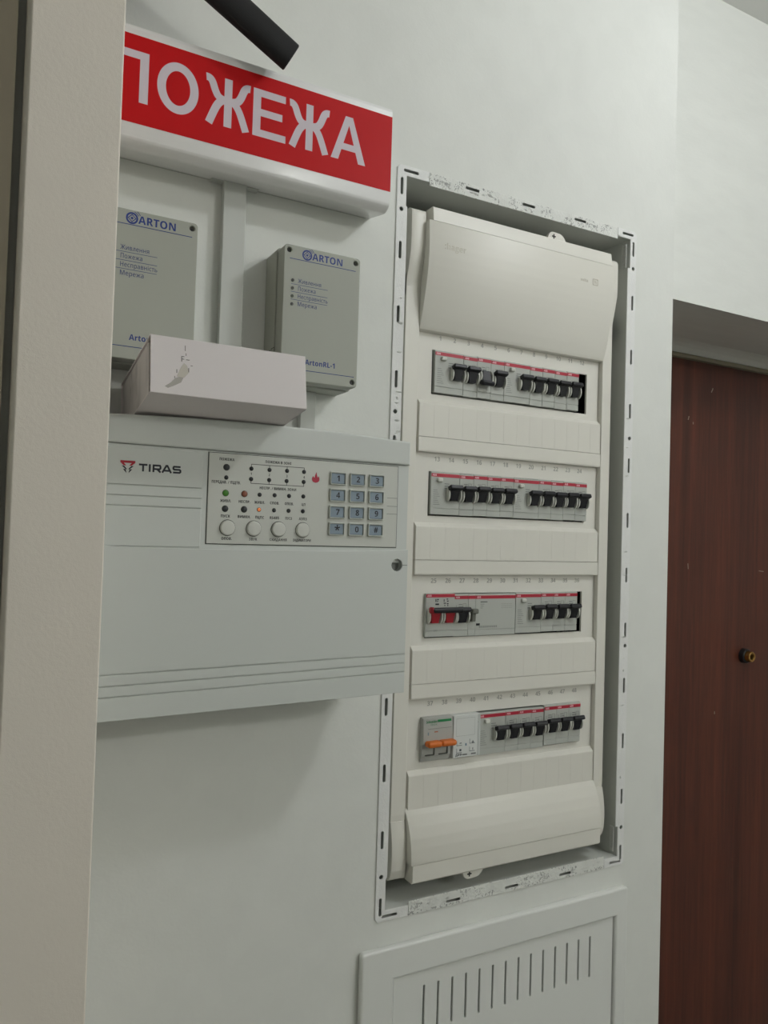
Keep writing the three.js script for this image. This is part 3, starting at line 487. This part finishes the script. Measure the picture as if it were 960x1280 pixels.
// ---------------------------------------------------------------- fire sign
{
  const t = thing('fire_sign', 'red illuminated wall sign with white Cyrillic letters in a translucent white housing', 'sign', [-210, 104, 0]);
  const mv = (g) => g.translate(210 * S, -104 * S, 0);
  const mHouse = new THREE.MeshPhysicalMaterial({ color: 0xf0f0ee, roughness: 0.3, clearcoat: 0.3 });
  const X0 = -335.5, X1 = -83.8;
  part('housing', mv(smooth(profX([[199, 0], [200, 36], [199, 40], [196, 41], ...curve([[118, 41], [113, 40.5], [109, 38.4], [106.6, 35], [105.6, 31], [107.5, 20], [111, 4], [111.5, 0]])], X0, X1, 0.8))), mHouse, t);
  part('mounting_plate', mv(merge([box(X0 + 6, X1 - 5, 111, 197, 0, 1), box(-240, -198, 109.2, 112, 0.5, 8)])), std(0xc4c6c0, 0.6), t);
  const redSheet = print(X1 - X0 - 0.8, 69.4, 8, (k) => {
    k.fillStyle = '#dcd3da'; k.strokeStyle = '#dcd3da'; k.lineJoin = 'miter'; k.lineCap = 'butt';
    const gx = (x) => x - X0 - 0.4, T = 12.2, B = 52.4, H = B - T;   // cap top and baseline
    // П
    k.fillRect(gx(-330), T, 28.6, 6.2); k.fillRect(gx(-330), T, 6.8, H); k.fillRect(gx(-308.2), T, 6.8, H);
    // О
    k.lineWidth = 6.8; k.beginPath(); k.ellipse(gx(-278.4), T + H / 2, 13, H / 2 - 2.9, 0, 0, 7); k.stroke();
    const zh = (c) => {
      k.fillRect(gx(c) - 3.3, T, 6.6, H); k.lineWidth = 6.2;
      for (const s of [-1, 1]) {
        k.beginPath(); k.moveTo(gx(c) + s * 18.6, T + 3); k.bezierCurveTo(gx(c) + s * 12.5, T + 2.4, gx(c) + s * 13, T + 9, gx(c) + s * 10, T + 14); k.bezierCurveTo(gx(c) + s * 8.4, T + 17.4, gx(c) + s * 6, T + 18.4, gx(c), T + 18.6); k.stroke();
        k.beginPath(); k.moveTo(gx(c) + s * 4.2, T + 19); k.bezierCurveTo(gx(c) + s * 9, T + 21, gx(c) + s * 11, T + 28, gx(c) + s * 15.6, B); k.stroke();
      }
    };
    zh(-237.6); zh(-165.4);
    // Е
    k.fillRect(gx(-216.3), T, 6.8, H); for (const [y, w] of [[T, 28.6], [T + 16.4, 26], [B - 6.2, 29.4]]) k.fillRect(gx(-216.3), y, w, 6.2);
    // А
    const ax = gx(-127.6); k.beginPath(); k.moveTo(ax - 3.6, T); k.lineTo(ax + 3.6, T); k.lineTo(ax + 17, B); k.lineTo(ax + 9.8, B); k.lineTo(ax, T + 8); k.lineTo(ax - 9.8, B); k.lineTo(ax - 17, B); k.closePath(); k.fill(); k.fillRect(ax - 11, T + 24.6, 22, 6);
  }, { bg: '#c60d12', rough: 0.5, spec: 0.35 });
  const film = part('red_film', mv(plane(X0 + 0.4, X1 - 0.4, 122.2, 191.6, 41.15)), redSheet, t, 'red film with white letters');
}
// ---------------------------------------------------------------- antenna hanging in from above
{
  const t = thing('antenna', 'black stick antenna hanging in front of the top edge of the red sign', 'antenna', [-300, 236, 0]);
  const tip = new THREE.Vector3(-190, 200, 62), top = new THREE.Vector3(-311, 264, 62), d = tip.clone().sub(top), L = d.length();
  const sec = new THREE.Shape(); sec.absellipse(0, 0, 13, 8, 0, Math.PI * 2);
  const g = new THREE.ExtrudeGeometry(sec, { depth: L - 3, bevelEnabled: true, bevelThickness: 1.2, bevelSize: 1.2, bevelOffset: -1.2, bevelSegments: 3, curveSegments: 24 });
  const p = g.attributes.position; for (let i = 0; i < p.count; i++) { const q = 1 + 0.06 * (1 - p.getZ(i) / L); p.setX(i, p.getX(i) * q); p.setY(i, p.getY(i) * q); } g.computeVertexNormals();
  const q = new THREE.Quaternion().setFromRotationMatrix(new THREE.Matrix4().makeBasis(new THREE.Vector3().crossVectors(new THREE.Vector3(0, 0, 1), d).normalize(), new THREE.Vector3(0, 0, 1), d.clone().normalize()));
  g.applyQuaternion(q).translate(top.x + 300, top.y - 236, top.z);
  part('rod', mmg(g), std(0x08080a, 0.7), t);
  part('hinge', rbox(-24, 2, 20, 46, 0.5, 70, 3, 3), std(0x17181b, 0.5), t);
}
// ---------------------------------------------------------------- white carton lying on the alarm panel
{
  const t = thing('carton', 'small white cardboard carton with a torn label patch, lying on the fire alarm panel', 'carton', [-251.5, -107.1, 80]);
  t.rotation.x = -Math.atan(0.155);
  const x0 = -56, x1 = 58, h = 41.5, z0 = -66, z1 = 46, w = 1;
  const m = std(0xebe4e3, 0.7), m2 = std(0xe2dedc, 0.75);
  part('body', [box(x0, x1, 0.3, w, z0, z1), box(x0, x1, h - w, h, z0, z1), rbox(x0 + 0.3, x1, 0.3, h, z1 - w, z1 + 0.2, 0.45, 2), box(x0, x1, 0.3, h, z0, z0 + w), box(x1 - w, x1, 0.3, h, z0, z1)], m, t);
  part('end_flap', (() => { const s = new THREE.Shape([[z0 + 1.5, 1.2], [z1 - 10, 1.4], [z1 - 8, 3.5], [z1 - 8.4, h - 4], [z1 - 10.5, h - 1.6], [z0 + 1.5, h - 1.4]].map((p) => new THREE.Vector2(...p))); return ext(s, 0, 1).rotateY(-Math.PI / 2).translate((x0 + 2) * S, 0, 0); })(), (() => {
    const a = noiseGrid(14, 4), b = noiseGrid(60, 20); const mm = m2.clone(); mm.map = dataTex(256, 256, (x, y) => { const l = 248 - 46 * Math.max(0, a(x / 256, y / 256) - 0.45) * 2 * b(x / 256, y / 256); return [l, l, l]; }, true); mm.map.repeat.set(10, 10); return mm; })(), t, 'smudged end flap');
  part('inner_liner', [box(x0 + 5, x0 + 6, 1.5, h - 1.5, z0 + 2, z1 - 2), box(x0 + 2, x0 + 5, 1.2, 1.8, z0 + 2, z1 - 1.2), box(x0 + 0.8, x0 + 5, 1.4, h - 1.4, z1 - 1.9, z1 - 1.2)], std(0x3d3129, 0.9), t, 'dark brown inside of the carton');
  part('torn_patch', plane(x0 + 6, x0 + 30, 3, h - 3, z1 + 0.35), print(24, 35.5, 12, (k) => {
    k.fillStyle = '#b3ada6'; k.beginPath(); k.moveTo(4, 33); k.lineTo(8, 30); k.lineTo(11, 26.5); k.lineTo(14, 25); k.lineTo(16.5, 25.6); k.lineTo(15, 29); k.lineTo(10, 32); k.lineTo(6, 34); k.fill();
    k.fillStyle = '#cfc9bd'; k.beginPath(); k.moveTo(12, 25); k.lineTo(15, 18); k.lineTo(17, 15); k.lineTo(19, 16.5); k.lineTo(20.5, 21); k.lineTo(17, 25.5); k.fill();
    say(k, 'F', 14.6, 14, 4, { color: '#4a4440', align: 'left' }); k.fillStyle = '#6a6258'; for (const [x, y, a, b] of [[18.4, 12, 2.4, 0.5], [20, 18, 0.5, 3], [11.8, 20, 0.5, 2.6], [17.6, 2, 0.4, 4], [18.2, 7.6, 0.4, 1.8], [10.4, 25, 0.4, 1.6], [21.6, 16, 1.4, 0.4]]) k.fillRect(x, y, a, b);
  }), t, 'torn patch with brown paper showing');
}
renderer.render(scene, camera);
